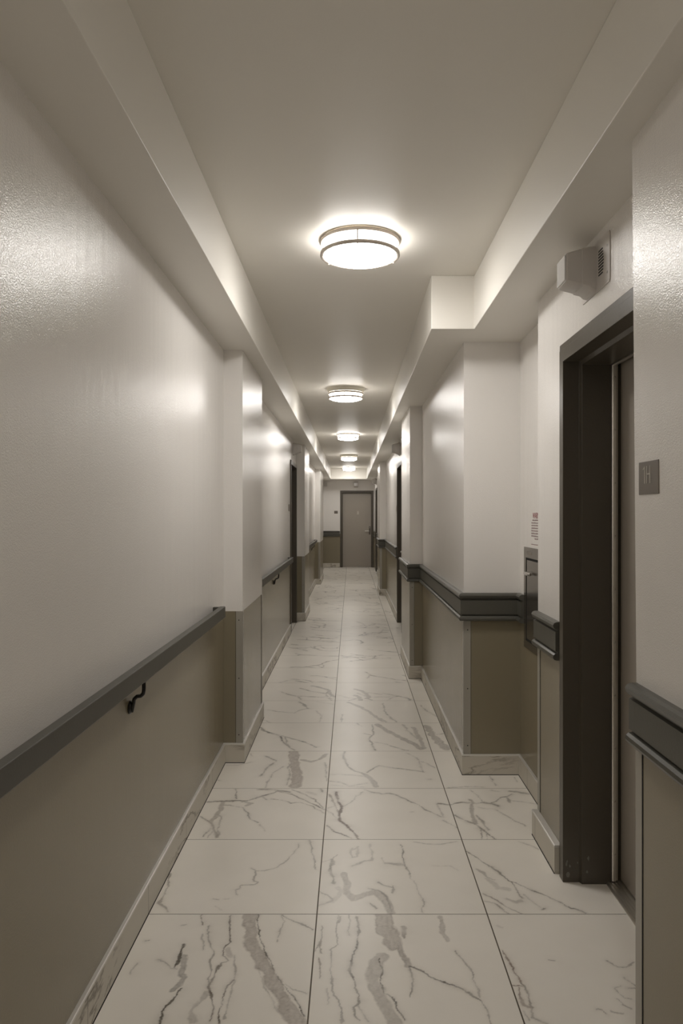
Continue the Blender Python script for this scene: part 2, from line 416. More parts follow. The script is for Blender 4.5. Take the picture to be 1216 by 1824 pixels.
([(-0.5453,3.6872),(-0.4903,3.6624),(-0.5125,3.6379)],0.0192,0.3,0.2),
([(-0.4491,3.7464),(-0.432,3.7124)],0.0131,0.3,0),
([(-0.6343,3.6789),(-0.6364,3.5821),(-0.6445,3.4902),(-0.6545,3.4461)],0.0211,0.32,0.3),
([(-0.6531,3.4388),(-0.6262,3.3749),(-0.5942,3.28)],0.013,0.35,0.2),
([(-0.7117,3.5052),(-0.6517,3.4316)],0.0085,0.35,0.2),
([(-0.635,3.3749),(-0.6574,3.28)],0.0058,0.35,0),
([(-0.621,3.3472),(-0.6331,3.2734)],0.0046,0.3,0),
([(-0.6316,3.5203),(-0.614,3.4902),(-0.6131,3.4172),(-0.5885,3.28)],0.0096,0.3,0),
([(-0.6222,3.6461),(-0.5686,3.6299),(-0.5281,3.6138),(-0.4714,3.4754),(-0.4303,3.4388)],0.005,0.35,0),
([(-0.6049,3.8616),(-0.5731,3.7208)],0.0066,0.4,0),
([(-0.4888,3.8525),(-0.4213,3.8525),(-0.3514,3.8254),(-0.3164,3.8075)],0.0134,0.35,0.3),
([(-0.3782,3.8254),(-0.3076,3.7811),(-0.2577,3.7293),(-0.2091,3.6789),(-0.1682,3.6299),(-0.1283,3.5821)],0.0078,0.4,0.3),
([(-0.3059,3.8434),(-0.2414,3.7811),(-0.185,3.7124),(-0.1355,3.6058)],0.0059,0.35,0.3),
([(-0.4069,3.7208),(-0.3475,3.7124),(-0.2982,3.6657),(-0.2475,3.6756),(-0.1936,3.6299),(-0.1334,3.5509)],0.0045,0.35,0.3),
([(-0.2303,3.8164),(-0.1818,3.7811)],0.0166,0.15,0.3),
([(-0.1586,3.8616),(-0.1468,3.8164)],0.0081,0.35,0),
([(-0.4216,3.4172),(-0.3925,3.3472)],0.003,0.2,0),
([(-0.0817,3.8164),(-0.0697,3.7124),(-0.0459,3.6299),(-0.0569,3.5203),(-0.0499,3.4607),(-0.0252,3.403),(0.0103,3.3335),(0.0387,3.2603)],0.0117,0.55,0.7),
([(-0.1141,3.7811),(-0.0848,3.6624),(-0.0571,3.5356)],0.009,0.35,0.7),
([(-0.1151,3.6058),(-0.0841,3.6299)],0.0051,0.25,0.3),
([(-0.0457,3.6138),(-0.0143,3.6542),(0.018,3.7124),(0.0248,3.7637),(0.0653,3.8164)],0.0052,0.25,0),
([(-0.1146,3.403),(-0.0774,3.3403),(-0.0361,3.3065),(0.0101,3.2669)],0.007,0.4,0.2),
([(-0.1206,3.5821),(-0.0625,3.4902)],0.005,0.3,0.4),
([(0.0727,3.8525),(0.1118,3.8075),(0.1577,3.7899),(0.198,3.7987),(0.2357,3.7637),(0.2839,3.7039),(0.3313,3.6542),(0.3686,3.5821),(0.401,3.5356),(0.4304,3.4977)],0.0065,0.38,0),
([(0.4349,3.4607),(0.4842,3.3818)],0.0054,0.35,0),
([(0.4282,3.6624),(0.4345,3.5821),(0.4386,3.4902)],0.0063,0.2,0),
([(0.4282,3.6624),(0.4901,3.6461)],0.0051,0.25,0),
([(0.2914,3.5587),(0.3008,3.5587)],0.005,0.3,0),
([(0.4318,3.6666),(0.4891,3.6491),(0.519,3.6666),(0.5436,3.6784),(0.5887,3.6725),(0.6198,3.6666),(0.6643,3.6844),(0.6886,3.6666),(0.7208,3.6903),(0.7536,3.7386),(0.7889,3.7508),(0.8252,3.7881)],0.0065,0.45,0.1),
([(0.6633,3.6784),(0.6967,3.6608),(0.7184,3.6317)],0.0165,0.35,0.1),
([(0.6,3.7143),(0.6015,3.6666),(0.5838,3.5861),(0.5783,3.4983),(0.5747,3.425)],0.0179,0.35,0.1),
([(0.4938,3.5199),(0.5261,3.4718),(0.5661,3.425),(0.5916,3.3744),(0.6144,3.3157),(0.6429,3.2497)],0.0093,0.4,0.1),
([(0.5994,3.5199),(0.6133,3.425),(0.6217,3.3546)],0.0094,0.3,0),
([(0.594,3.3645),(0.5705,3.2544)],0.0033,0.35,0),
([(0.6082,3.3157),(0.5949,3.2544)],0.0033,0.25,0),
([(0.7049,3.5861),(0.7338,3.5308),(0.7638,3.4665),(0.8012,3.4046)],0.0039,0.35,0),
([(0.6256,3.6202),(0.6666,3.5974),(0.7071,3.5974)],0.0032,0.2,0),
([(0.626,3.8454),(0.6409,3.7632),(0.6572,3.6963)],0.0047,0.3,0),
([(0.7863,3.7386),(0.7921,3.6784)],0.0139,0.25,0),
([(0.7306,3.839),(0.7665,3.8261)],0.0067,0.3,0),
([(0.8157,3.8326),(0.8607,3.8198),(0.9152,3.7881)],0.0134,0.3,0.2),
([(0.8065,3.7022),(0.8592,3.6903),(0.9165,3.6608)],0.0032,0.25,0),
([(-0.3427,4.4588),(-0.3303,4.2979),(-0.3139,4.1664),(-0.2973,4.0256),(-0.2934,3.894)],0.0594,0.38,0.7),
([(-0.2865,4.3174),(-0.233,4.2883),(-0.1893,4.3174),(-0.1472,4.4175)],0.0234,0.32,0.4),
([(-0.149,4.2786),(-0.1355,3.9752)],0.0062,0.25,0),
([(-0.3593,4.2595),(-0.335,4.0426),(-0.343,3.926)],0.0073,0.35,0),
([(-0.5083,4.387),(-0.4335,4.2979),(-0.4639,4.2218),(-0.4807,4.1482),(-0.4998,4.0512)],0.0101,0.32,0),
([(-0.3861,4.2031),(-0.4376,4.0948),(-0.4494,3.8781)],0.0061,0.25,0),
([(-0.6008,4.4381),(-0.5873,4.387)],0.0066,0.25,0),
([(-0.7316,4.2311),(-0.6539,4.2218),(-0.5793,4.2786)],0.0038,0.2,0),
([(-0.7202,3.9918),(-0.7067,3.9835)],0.0048,0.3,0),
([(-0.0394,4.4693),(-0.0449,4.3569),(-0.0181,4.2031),(0.0256,4.1213),(0.0742,4.0772)],0.0089,0.3,0),
([(0.0742,4.0772),(0.1091,4.0086),(0.1352,3.894)],0.0264,0.3,0),
([(-0.1155,4.0772),(-0.0481,4.0772),(0.0736,4.0426)],0.0043,0.22,0),
([(-0.1156,3.9752),(-0.0646,3.9587),(-0.0109,3.9019),(0.0361,3.918),(0.0895,3.9423)],0.0059,0.28,0),
([(-0.099,3.9099),(0.0708,3.886)],0.0029,0.2,0),
([(0.0934,4.1124),(0.1592,4.2218),(0.2332,4.1847),(0.3246,4.1482),(0.402,4.1124)],0.0075,0.35,0),
([(0.3339,4.4381),(0.3923,4.347),(0.3958,4.1124)],0.0058,0.25,0),
([(0.4008,4.2979),(0.4355,4.2595),(0.4771,4.1755)],0.0064,0.3,0),
([(0.4237,3.9969),(0.4327,3.9969)],0.0042,0.4,0),
([(0.7614,4.0472),(0.7647,3.9088)],0.005,0.35,0),
([(0.5086,3.8757),(0.633,3.8955),(0.6988,3.8823)],0.0029,0.3,0),
([(0.8874,4.0329),(0.8918,3.963)],0.005,0.2,0),
([(-0.6092,4.9767),(-0.5404,4.8624),(-0.4748,4.8072),(-0.3824,4.7356),(-0.3033,4.666),(-0.2141,4.5572)],0.0075,0.5,0),
([(-0.5989,4.938),(-0.5384,4.8439),(-0.4811,4.8163)],0.0121,0.35,0),
([(-0.4605,4.7711),(-0.4293,4.666),(-0.3841,4.5654),(-0.3476,4.4927)],0.0104,0.5,0),
([(-0.4229,4.7711),(-0.4027,4.632),(-0.3533,4.5007)],0.0063,0.4,0),
([(-0.6082,5.1586),(-0.5278,5.0559)],0.0046,0.3,0),
([(-0.6149,5.4228),(-0.525,5.3769),(-0.4069,5.3363),(-0.3769,5.4228),(-0.3185,5.4695)],0.0061,0.32,0),
([(-0.4,5.6646),(-0.3633,5.5898),(-0.3185,5.4695)],0.0151,0.3,0),
([(-0.2537,5.3998),(-0.2118,5.2655),(-0.2174,5.117)],0.0107,0.2,0),
([(-0.2662,5.6646),(-0.1305,5.5898)],0.0051,0.2,0),
([(-0.387,6.2807),(-0.3587,6.1589),(-0.242,6.1889)],0.0154,0.35,0),
([(-0.4766,5.9848),(-0.4646,5.7938)],0.0093,0.35,0),
([(-0.4732,5.9428),(-0.4177,5.9152)],0.0093,0.3,0),
([(-0.2306,6.0706),(-0.1759,6.0706)],0.0137,0.25,0),
([(0.1815,5.0487),(0.2371,4.9057),(0.2976,4.7926),(0.3553,4.6846),(0.3997,4.6016),(0.4301,4.5215)],0.036,0.35,0.2),
([(0.4185,4.9761),(0.4315,4.8148),(0.448,4.6427),(0.4425,4.5215)],0.0261,0.3,0.1),
([(0.3482,5.0487),(0.3838,4.8826),(0.4236,4.7272)],0.0168,0.2,0),
([(0.51,5.0001),(0.5308,4.8148),(0.5566,4.6427),(0.5856,4.5215)],0.049,0.35,0.2),
([(0.5573,4.8148),(0.5998,4.8372)],0.0066,0.3,0),
([(0.1468,5.0487),(0.1433,4.8148),(0.1179,4.7272),(0.1491,4.4922)],0.0092,0.35,0),
([(0.0874,4.8372),(0.1264,4.8037)],0.0053,0.3,0),
([(0.1545,4.6531),(0.2229,4.6118),(0.2938,4.5314),(0.3469,4.4922)],0.0057,0.35,0),
([(0.0428,5.0733),(0.0698,5.0121)],0.0069,0.3,0),
([(-0.0223,5.6528),(0.0543,5.5324),(0.127,5.389),(0.1807,5.2264),(0.2194,5.1233)],0.0252,0.3,0.1),
([(0.2447,5.6222),(0.2456,5.389),(0.2742,5.2264),(0.3173,5.1107)],0.0088,0.3,0),
([(0.1663,5.2264),(0.2084,5.2002),(0.2464,5.0982)],0.01,0.25,0),
([(-0.0648,5.3064),(-0.0657,5.0982)],0.01,0.2,0),
([(0.5214,5.562),(0.5571,5.389),(0.6065,5.2396)],0.0067,0.3,0),
([(-0.1161,6.0829),(-0.0869,5.8108),(-0.0382,5.6993)],0.0242,0.25,0.2),
([(-0.0408,6.0829),(0.0422,5.9779),(0.0981,5.8765),(0.115,5.7149)],0.0081,0.25,0),
([(0.2311,6.1916),(0.2531,5.9099),(0.2793,5.7785)],0.0098,0.25,0),
([(0.3376,6.1916),(0.3263,5.9099),(0.2793,5.7785)],0.0057,0.2,0),
([(0.1998,6.563),(0.275,6.4211),(0.3404,6.3234)],0.0062,0.25,0),
([(0.3481,6.3042),(0.4113,6.4811),(0.4843,6.6258)],0.0089,0.35,0),
]
# ------------------------------------------------------------------ the floor: marble tiles on a grout bed
T = 0.610
GX0, GY0 = -0.1223, 2.6474          # a grout crossing
rng = np.random.default_rng(7)
_lat = rng.random((64, 64))
def vnoise(x, y):
    xi = np.floor(x).astype(int); yi = np.floor(y).astype(int)
    fx = x - xi; fy = y - yi
    fx = fx * fx * (3 - 2 * fx); fy = fy * fy * (3 - 2 * fy)
    g = lambda a, b: _lat[a & 63, b & 63]
    return (g(xi, yi) * (1 - fx) + g(xi + 1, yi) * fx) * (1 - fy) + (g(xi, yi + 1) * (1 - fx) + g(xi + 1, yi + 1) * fx) * fy - 0.5

def random_strokes(r, cx, cy):
    """one tile's veins: a broken main vein with side branches"""
    out = []
    base = r.uniform(0.25, 1.1) * (1 if r.random() < 0.75 else -1)
    for q in range(r.choice([3, 3, 4])):
        a = -base + r.uniform(-0.35, 0.35)
        x = cx + r.uniform(-0.3, 0.3); y = cy + r.uniform(-0.3, 0.3)
        L = r.uniform(0.25, 0.65); n = 9
        pts = []
        for i in range(n):
            pts.append((x, y))
            x += math.cos(a) * L / n; y += math.sin(a) * L / n
            a += r.uniform(-0.5, 0.5)
        wd = r.choice([0.005, 0.007, 0.012, 0.03]); st = 0.33 if wd > 0.02 else r.uniform(0.35, 0.55)
        out.append((pts, wd, st, r.choice([0, 0, 0.2, 0.5])))
        for b in range(2):
            k = r.randrange(1, n - 1); bx, by = pts[k]; ba = a + r.choice([-1, 1]) * r.uniform(0.5, 1.2)
            bp = []
            for i in range(5):
                bp.append((bx, by)); bx += math.cos(ba) * 0.05; by += math.sin(ba) * 0.05; ba += r.uniform(-0.5, 0.5)
            out.append((bp, 0.005, 0.35, 0))
    return out

SEGS = []
for pts, wd, st, br in VEINS:
    for k in range(len(pts) - 1):
        (x0, y0), (x1, y1) = pts[k], pts[k + 1]
        ti = math.floor(((x0 + x1) / 2 - GX0) / T); tj = math.floor(((y0 + y1) / 2 - GY0) / T)
        SEGS.append((ti, tj, x0, y0, x1, y1, wd, st, br))

def build_floor():
    V, F, COL = [], [], []
    nv = 0
    G = 0.0014
    r = random.Random(5)
    for tj in range(-10, 29 + 1):
        for ti in range(-2, 2 + 1):
            x0 = GX0 + ti * T + (0.0022 if True else 0); x1 = GX0 + (ti + 1) * T - 0.0022
            y0 = GY0 + tj * T + G; y1 = GY0 + (tj + 1) * T - G
            if y0 > Y_END + 0.3 or y1 < Y_BACK or x0 > 1.1 or x1 < -1.0: continue
            d = max(0.4, (y0 + y1) / 2)
            if d < 2.0 - 0.3 - T: step = 0.04
            elif d < 2.7: step = 0.0026
            elif d < 3.3: step = 0.0032
            elif d < 4: step = 0.0045
            elif d < 6: step = 0.006
            elif d < 9: step = 0.009
            else: step = 0.014
            if (x0 > 1.0 or x1 < -0.74) and d > 1: step = 0.03
            n = max(4, int(T / step))
            gx, gy = np.meshgrid(np.linspace(x0, x1, n + 1), np.linspace(y0, y1, n + 1))
            traced = [s for s in SEGS if s[0] == ti and s[1] == tj]
            if traced and d < 5.9: segs = [s[2:] for s in traced]
            else:
                segs = []
                for pts, wd, st, br in random_strokes(r, (x0 + x1) / 2, (y0 + y1) / 2):
                    for k in range(len(pts) - 1): segs.append((*pts[k], *pts[k + 1], wd, st, br))
            jx = gx + 0.012 * vnoise(gx * 22, gy * 22) + 0.005 * vnoise(gx * 90 + 7, gy * 90) + 0.003 * vnoise(gx * 240, gy * 240 + 3)
            jy = gy + 0.012 * vnoise(gx * 22 + 19, gy * 22) + 0.005 * vnoise(gx * 90, gy * 90 + 11) + 0.003 * vnoise(gx * 240 + 5, gy * 240)
            wv = 1.0 + 1.5 * vnoise(gx * 30 + 3, gy * 30 + 9)
            a = np.zeros_like(gx); t = np.zeros_like(gx)
            for sx, sy, ex, ey, wd, st, br in segs:
                dx, dy = ex - sx, ey - sy
                u = np.clip(((jx - sx) * dx + (jy - sy) * dy) / (dx * dx + dy * dy + 1e-9), 0, 1)
                dist = np.hypot(jx - sx - u * dx, jy - sy - u * dy)
                hw = max(wd * 0.5, 0.0021 if d < 4 else (0.0032 if d < 7 else 0.005)) * (wv if wd < 0.017 else 0.6 + 0.4 * wv)
                soft = np.minimum(np.maximum(hw * 0.8, step * 0.7), 0.009)
                val = st * np.clip((hw - dist) / soft + 0.5, 0, 1)
                if wd > 0.017:
                    # wide clouds: paler inside, a darker edge
                    edge = np.exp(-((dist - hw * 0.9) / 0.003) ** 2)
                    val = val * (0.72 + 0.35 * edge * (vnoise(gx * 14, gy * 14) + 0.6)) * (1.0 + 0.35 * vnoise(gx * 110, gy * 45))
                else:
                    # a faint bleed around the thin veins
                    val = np.maximum(val * (1.0 + 0.7 * vnoise(gx * 24 + 31, gy * 24)), 0.34 * st * np.exp(-dist / (hw * 1.6 + 0.0025)) * (1.0 + 1.6 * vnoise(gx * 17, gy * 17 + 40)))
                up = val > a
                a = np.where(up, val, a); t = np.where(up, br, t)
            c = np.stack([np.clip(a * (1.35 if d < 3.3 else 1.75), 0, 1).ravel(), t.ravel(), np.zeros(a.size), np.ones(a.size)], 1)
            V.append(np.stack([gx.ravel(), gy.ravel(), np.zeros(gx.size)], 1)); COL.append(c)
            idx = nv + np.arange((n + 1) * (n + 1)).reshape(n + 1, n + 1)
            F.append(np.stack([idx[:-1, :-1].ravel(), idx[:-1, 1:].ravel(), idx[1:, 1:].ravel(), idx[1:, :-1].ravel()], 1))
            nv += (n + 1) * (n + 1)
    # grout bed just under the tile faces
    V.append(np.array([[-OUT, Y_BACK - 0.1, -0.0012], [OUT, Y_BACK - 0.1, -0.0012], [OUT, Y_END + 0.6, -0.0012], [-OUT, Y_END + 0.6, -0.0012],
                       [-OUT, Y_BACK - 0.1, -0.06], [OUT, Y_BACK - 0.1, -0.06], [OUT, Y_END + 0.6, -0.06], [-OUT, Y_END + 0.6, -0.06]]))
    COL.append(np.zeros((8, 4)))
    q = np.array([[0, 1, 2, 3], [7, 6, 5, 4], [0, 4, 5, 1], [1, 5, 6, 2], [2, 6, 7, 3], [3, 7, 4, 0]]) + nv
    ng = sum(len(f) for f in F)
    F.append(q)
    V = np.concatenate(V).astype(np.float32); F = np.concatenate(F).astype(np.int32); COL = np.concatenate(COL).astype(np.float32)
    me = bpy.data.meshes.new('floor')
    me.vertices.add(len(V)); me.vertices.foreach_set('co', V.ravel())
    me.loops.add(F.size); me.loops.foreach_set('vertex_index', F.ravel())
    me.polygons.add(len(F)); me.polygons.foreach_set('loop_start', np.arange(0, F.size, 4, dtype=np.int32))
    me.materials.append(M['marble']); me.materials.append(M['grout'])
    mi = np.zeros(len(F), dtype=np.int32); mi[ng:] = 1
    me.polygons.foreach_set('material_index', mi)
    at = me.attributes.new('vein', 'FLOAT_COLOR', 'POINT'); at.data.foreach_set('color', COL.ravel())
    me.update(calc_edges=True)
    o = bpy.data.objects.new('floor', me); C.objects.link(o)
    tag(o, 'off-white marble tile floor with grey-brown veins and dark grout', 'floor', kind='structure')
build_floor()

# ------------------------------------------------------------------ walls
def wall(name, inner, s, split, notches, label):
    """inner: plan polyline of the wall face by rising y; notches: (y0, y1) door openings; s=+1 right, -1 left"""
    def plan(cut):
        pts = []
        for i in range(len(inner) - 1):
            a, b = inner[i], inner[i + 1]
            pts.append(a)
            if cut and a[0] == b[0]:
                for y0, y1, dep in notches:
                    if a[1] < y0 and y1 < b[1]:
                        pts += [(a[0], y0), (a[0] + s * dep, y0), (a[0] + s * dep, y1), (a[0], y1)]
        pts.append(inner[-1])
        return pts + [(s * OUT, inner[-1][1]), (s * OUT, inner[0][1])]
    mb = MB()
    mb.prism(plan(True), 0, split, 1, top=False)
    mb.prism(plan(True), split, H_HEAD, 0, top=False, bottom=False)
    mb.prism(plan(False), H_HEAD, H_SOFFIT + 0.02, 0)
    o = mb.build(name, [M['white'], M['taupe']])
    return tag(o, label, 'wall', kind='structure')

YR0 = 1.888
XR0, XR1, XR2, XB1, XB2, XR3 = 0.730, 0.838, 0.932, 0.622, 0.515, 0.625
left_pts = [(XL, Y_BACK), (XL, 4.275), (XLB, 4.275), (XLB, 5.21), (XL, 5.21), (XL, 9.95), (XLB, 10.0), (XLB, 11.06), (-0.745, 11.06),
            (-0.745, 15.3), (-0.64, 15.3), (-0.64, 16.9), (-0.76, 16.9), (-0.76, Y_END)]
left_pts[5] = (XL, 10.0)
wl = wall('wall_left', left_pts, -1, 0.875, [(8.955, 9.895, 0.32)], 'long left corridor wall, white above a taupe lower half with shallow pilasters')
right_pts = [(XR0, Y_BACK), (XR0, YR0), (XR1, YR0), (XR1, 3.31), (XR2, 3.31), (XR2, 4.075), (XB1, 4.075), (XB1, 6.47), (XB2, 6.47),
             (XB2, 7.52), (XR3, 7.52), (XR3, 13.2), (XB2, 13.2), (XB2, 14.2), (0.636, 14.2), (0.636, Y_END)]
wr = wall('wall_right', right_pts, 1, 0.925, [(1.93, 2.957, 0.32), (8.955, 9.895, 0.32), (17.92, 18.86, 0.32)],
          'long right corridor wall, white above taupe, stepping in and out around the doors')
# the near right corner leans a little out of plumb
for v in wr.data.vertices:
    if abs(v.co.x - XR0) < 1e-3 and abs(v.co.y - YR0) < 1e-3 and v.co.z > 2.0:
        v.co.x -= 0.012 * (v.co.z - 1) / 1.4

mb = MB()
for a, b in ((-OUT, -0.30), (0.622, OUT)):
    mb.box(a, b, Y_END, Y_END + 0.3, 0, 0.925, 1); mb.box(a, b, Y_END, Y_END + 0.3, 0.925, H_HEAD, 0)
mb.box(-OUT, OUT, Y_END, Y_END + 0.3, H_HEAD, H_SOFFIT + 0.02, 0)
mb.box(-OUT, OUT, Y_END + 0.3, Y_END + 0.34, 0, H_SOFFIT, 0)
tag(mb.build('wall_end', [M['white'], M['taupe']]), 'far end wall, white over taupe, around the end door', 'wall', kind='structure')
mb = MB(); mb.box(-OUT, OUT, Y_BACK - 0.1, Y_BACK, 0, H_CEIL, 0)
tag(mb.build('wall_back', [M['white'], M['taupe']]), 'plain white wall closing the corridor behind the viewer', 'wall', kind='structure')

# ceiling with its dropped side soffits
mb = MB()
mb.box(-OUT, OUT, Y_BACK - 0.1, Y_END + 0.35, H_CEIL, H_CEIL + 0.1)
mb.box(-OUT, -0.535, Y_BACK, Y_END + 0.34, H_SOFFIT, H_CEIL)
mb.prism([(OUT, Y_BACK), (OUT, Y_END + 0.34), (-0.535, Y_END + 0.34), (-0.535, 19.45), (0.412, 19.45), (0.412, 3.79), (0.633, 3.79), (0.633, Y_BACK)], H_SOFFIT, H_CEIL)
ce = mb.build('ceiling', M['ceiling'], bevel=0.003)
tag(ce, 'off-white ceiling with dropped soffits along both sides', 'ceiling', kind='structure')

# ------------------------------------------------------------------ skirting
def skirting(name, runs, label):
    mb = MB(); mt = MB(); mg = MB()
    for path, side, th in runs:
        run(mb, path, [(0, 0), (th, 0), (th, 0.105), (0, 0.105)], side)
        run(mg, path, [(th - 0.001, -0.0005), (th + 0.0022, -0.0005), (th + 0.0006, 0.0035), (th - 0.001, 0.0035)], side)
        run(mt, path, [(0, 0.105), (th + 0.0008, 0.105), (th + 0.0008, 0.112), (th - 0.002, 0.1135), (0, 0.1135)], side)
    o = mb.build(name, M['skirting'])
    tag(o, label, 'baseboard', kind='structure')
    mt.build('metal_edge_trim', M['edge_metal'], o)
    mg.build('grout_joint', M['gap'], o)
    return o
skirting('baseboard_left', [
    ([(XL, Y_BACK), (XL, 4.275), (XLB, 4.275), (XLB, 5.21), (XL, 5.21), (XL, 8.94)], -1, 0.012),
    ([(XL, 9.91), (XL, 10.0), (XLB, 10.0), (XLB, 11.06), (-0.745, 11.06), (-0.745, 15.3), (-0.64, 15.3), (-0.64, 16.9), (-0.76, 16.9), (-0.76, Y_END), (-0.31, Y_END)], -1, 0.012)],
    'veined marble baseboard with a metal top edge along the left wall')
skirting('baseboard_right', [
    ([(XR0, Y_BACK), (XR0, YR0 - 0.005)], 1, 0.012),
    ([(XR1, 2.945), (XR1, 3.31)], 1, 0.027),
    ([(XR2, 3.31), (XR2, 4.075), (XB1, 4.075), (XB1, 6.47), (XB2, 6.47), (XB2, 7.52), (XR3, 7.52), (XR3, 8.94)], 1, 0.010),
    ([(XR3, 9.91), (XR3, 13.2), (XB2, 13.2), (XB2, 14.2), (0.636, 14.2), (0.636, 17.9)], 1, 0.010)],
    'veined marble baseboard stepping around the right wall')

# ------------------------------------------------------------------ charcoal chair rail boards
DADO = [(0, 1.003), (0.016, 1.003), (0.026, 0.999), (0.031, 0.990), (0.028, 0.980), (0.022, 0.974), (0.012, 0.971), (0.012, 0.966), (0.021, 0.963),
        (0.021, 0.886), (0.012, 0.883), (0.012, 0.878), (0.022, 0.876), (0.029, 0.870), (0.031, 0.861), (0.026, 0.852), (0.016, 0.849), (0, 0.849)]
def dado(n, path, side, label):
    mb = MB(); run(mb, path, DADO, side)
    tag(mb.build('trim_%d' % n, M['charcoal']), label, 'chair rail', kind='structure')
dado(1, [(XR0, Y_BACK), (XR0, YR0 - 0.003)], 1, 'charcoal chair rail below the 1H sign, nearest on the right')
dado(2, [(XR1, 2.952), (XR1, 3.308)], 1, 'short charcoal chair rail piece beyond the near right door frame')
dado(3, [(XR2, 3.962), (XR2, 4.075), (XB1, 4.075), (XB1, 6.47), (XB2, 6.47), (XB2, 7.52), (XR3, 7.52), (XR3, 8.93)], 1,
     'long charcoal chair rail wrapping the right pilasters past the steel hatch')
dado(4, [(XR3, 9.915), (XR3, 13.2), (XB2, 13.2), (XB2, 14.2), (0.636, 14.2), (0.636, 17.89)], 1, 'far charcoal chair rail between the two far right doors')
dado(5, [(-0.76, Y_END), (-0.31, Y_END)], -1, 'charcoal chair rail on the end wall left of the end door')
dado(6, [(0.636, 18.88), (0.636, Y_END)], 1, 'last charcoal chair rail stub on the right before the end wall')

# ------------------------------------------------------------------ doors
def door(n, label, mp, t0, t1, fw, hinge=1, detail=False, dep=0.21):
    """mp(u, t, z): u into the wall, t along it. Frame outer edges t0..t1"""
    root = thing('door_%d' % n, label, 'door', mp(0, (t0 + t1) / 2, 0), kind='structure')
    prof = [(0.0, 0.0), (-0.004, 0.004), (-0.004, fw - 0.052), (-0.013, fw - 0.048), (-0.013, fw), (0.050, fw), (0.057, fw + 0.016),
            (0.170, fw + 0.016), (0.170, fw), (dep + 0.06, fw), (dep + 0.06, 0.0)]
    def sweep(mb, prof, z0=0.0):
        st = [lambda u, v: mp(u, t0 + v, z0), lambda u, v: mp(u, t0 + v, H_HEAD - v), lambda u, v: mp(u, t1 - v, H_HEAD - v), lambda u, v: mp(u, t1 - v, z0)]
        mb.loft([[f(u, v) for u, v in prof] for f in st])
    mb = MB(); sweep(mb, prof)
    fr = mb.build('door_frame', M['frame'], root, bevel=0.0012)
    mb = MB()
    mb.box(dep, dep + 0.045, t0 + fw + 0.004, t1 - fw - 0.004, 0.013, H_HEAD - fw - 0.004, map=lambda u, t, z: mp(u, t, z))
    leaf = mb.build('door_leaf', M['leaf'], root, bevel=0.002)
    mb = MB()
    # ribbed threshold; the end door's one stands in for a light leak
    sec = [(0.150, -0.001), (0.152, 0.004)]
    u = 0.156
    while u < dep + 0.045:
        sec += [(u, 0.010), (u + 0.007, 0.010), (u + 0.008, 0.0075), (u + 0.011, 0.0075)]
        u += 0.0125
    sec += [(dep + 0.06, 0.010), (dep + 0.06, -0.001)]
    mb.loft([[mp(a, t0 + fw, b) for a, b in sec], [mp(a, t1 - fw, b) for a, b in sec]])
    tag(mb.build('threshold', M['alu'], root), 'ribbed metal threshold')
    if detail:
        mb = MB(); sweep(mb, [(0.1715, fw - 0.001), (0.1715, fw + 0.020), (0.176, fw + 0.022), (0.186, fw + 0.022), (0.190, fw + 0.014), (0.197, fw + 0.012), (0.197, fw - 0.001)], 0.014)
        ws = mb.build('weatherstrip', M['alu'], root)
        tag(ws, 'aluminium weatherstrip with screws')
        for k in range(10):
            mb = MB(); z = 0.12 + k * 0.205
            c = mp(0.181, t1 - fw - 0.022, z)
            mb.lathe([(0, 0.0012), (0.003, 0.001), (0.0036, -0.0005)], c[0], c[1] - 0.0008, c[2], 12, axis='y')
            mb.build('screw', M['gap'], ws)
    return root, leaf

def lever(root_leaf, mp, t, z, dirn, u):
    mb = MB()
    mb.box(u - 0.008, u, t - 0.022, t + 0.022, z - 0.10, z + 0.12, map=mp)
    e = mb.build('escutcheon', M['steel'], root_leaf, bevel=0.003)
    mb = MB()
    mb.tube([mp(u - 0.006, t, z), mp(u - 0.045, t, z), mp(u - 0.052, t + dirn * 0.01, z), mp(u - 0.052, t + dirn * 0.12, z), mp(u - 0.045, t + dirn * 0.135, z)], 0.010)
    mb.tube([mp(u - 0.006, t, z + 0.09), mp(u - 0.022, t, z + 0.09)], 0.014)
    mb.build('door_handle', M['chrome'], e)

right = lambda xw: (lambda u, t, z: (xw + u, t, z))
left = lambda xw: (lambda u, t, z: (xw - u, t, z))
endm = lambda u, t, z: (t, Y_END + u, z)
door(1, 'near right apartment door set deep in a charcoal steel frame, beside the 1H sign', right(XR1), 1.895, 2.957, 0.08, detail=True)
door(2, 'recessed door in a charcoal frame on the left wall, seen edge-on past the second handrail', left(XL), 8.955, 9.895, 0.055)
door(3, 'recessed door in a charcoal frame in the middle of the right wall', right(XR3), 8.955, 9.895, 0.055)
door(4, 'farthest right side door, a dark sliver just before the end wall', right(0.636), 17.92, 18.86, 0.055)
r5, leaf5 = door(5, 'taupe door in a charcoal frame facing down the corridor at its end', endm, -0.30, 0.622, 0.055, dep=0.09)  # bright threshold here stands in for light leaking under the door
lever(leaf5, endm, 0.515, 1.0, -1, 0.09)
mb = MB(); mb.box(0.084, 0.0895, 0.165, 0.215, 1.455, 1.545, map=endm)
tag(mb.build('number_plate', M['letter'], leaf5, bevel=0.002), 'small pale number plate')
mb = MB(); mb.box(0.083, 0.0895, 0.155, 0.225, 1.56, 1.575, map=endm)
tag(mb.build('name_slot', M['nickel'], leaf5, bevel=0.001), 'slim metal name slot')
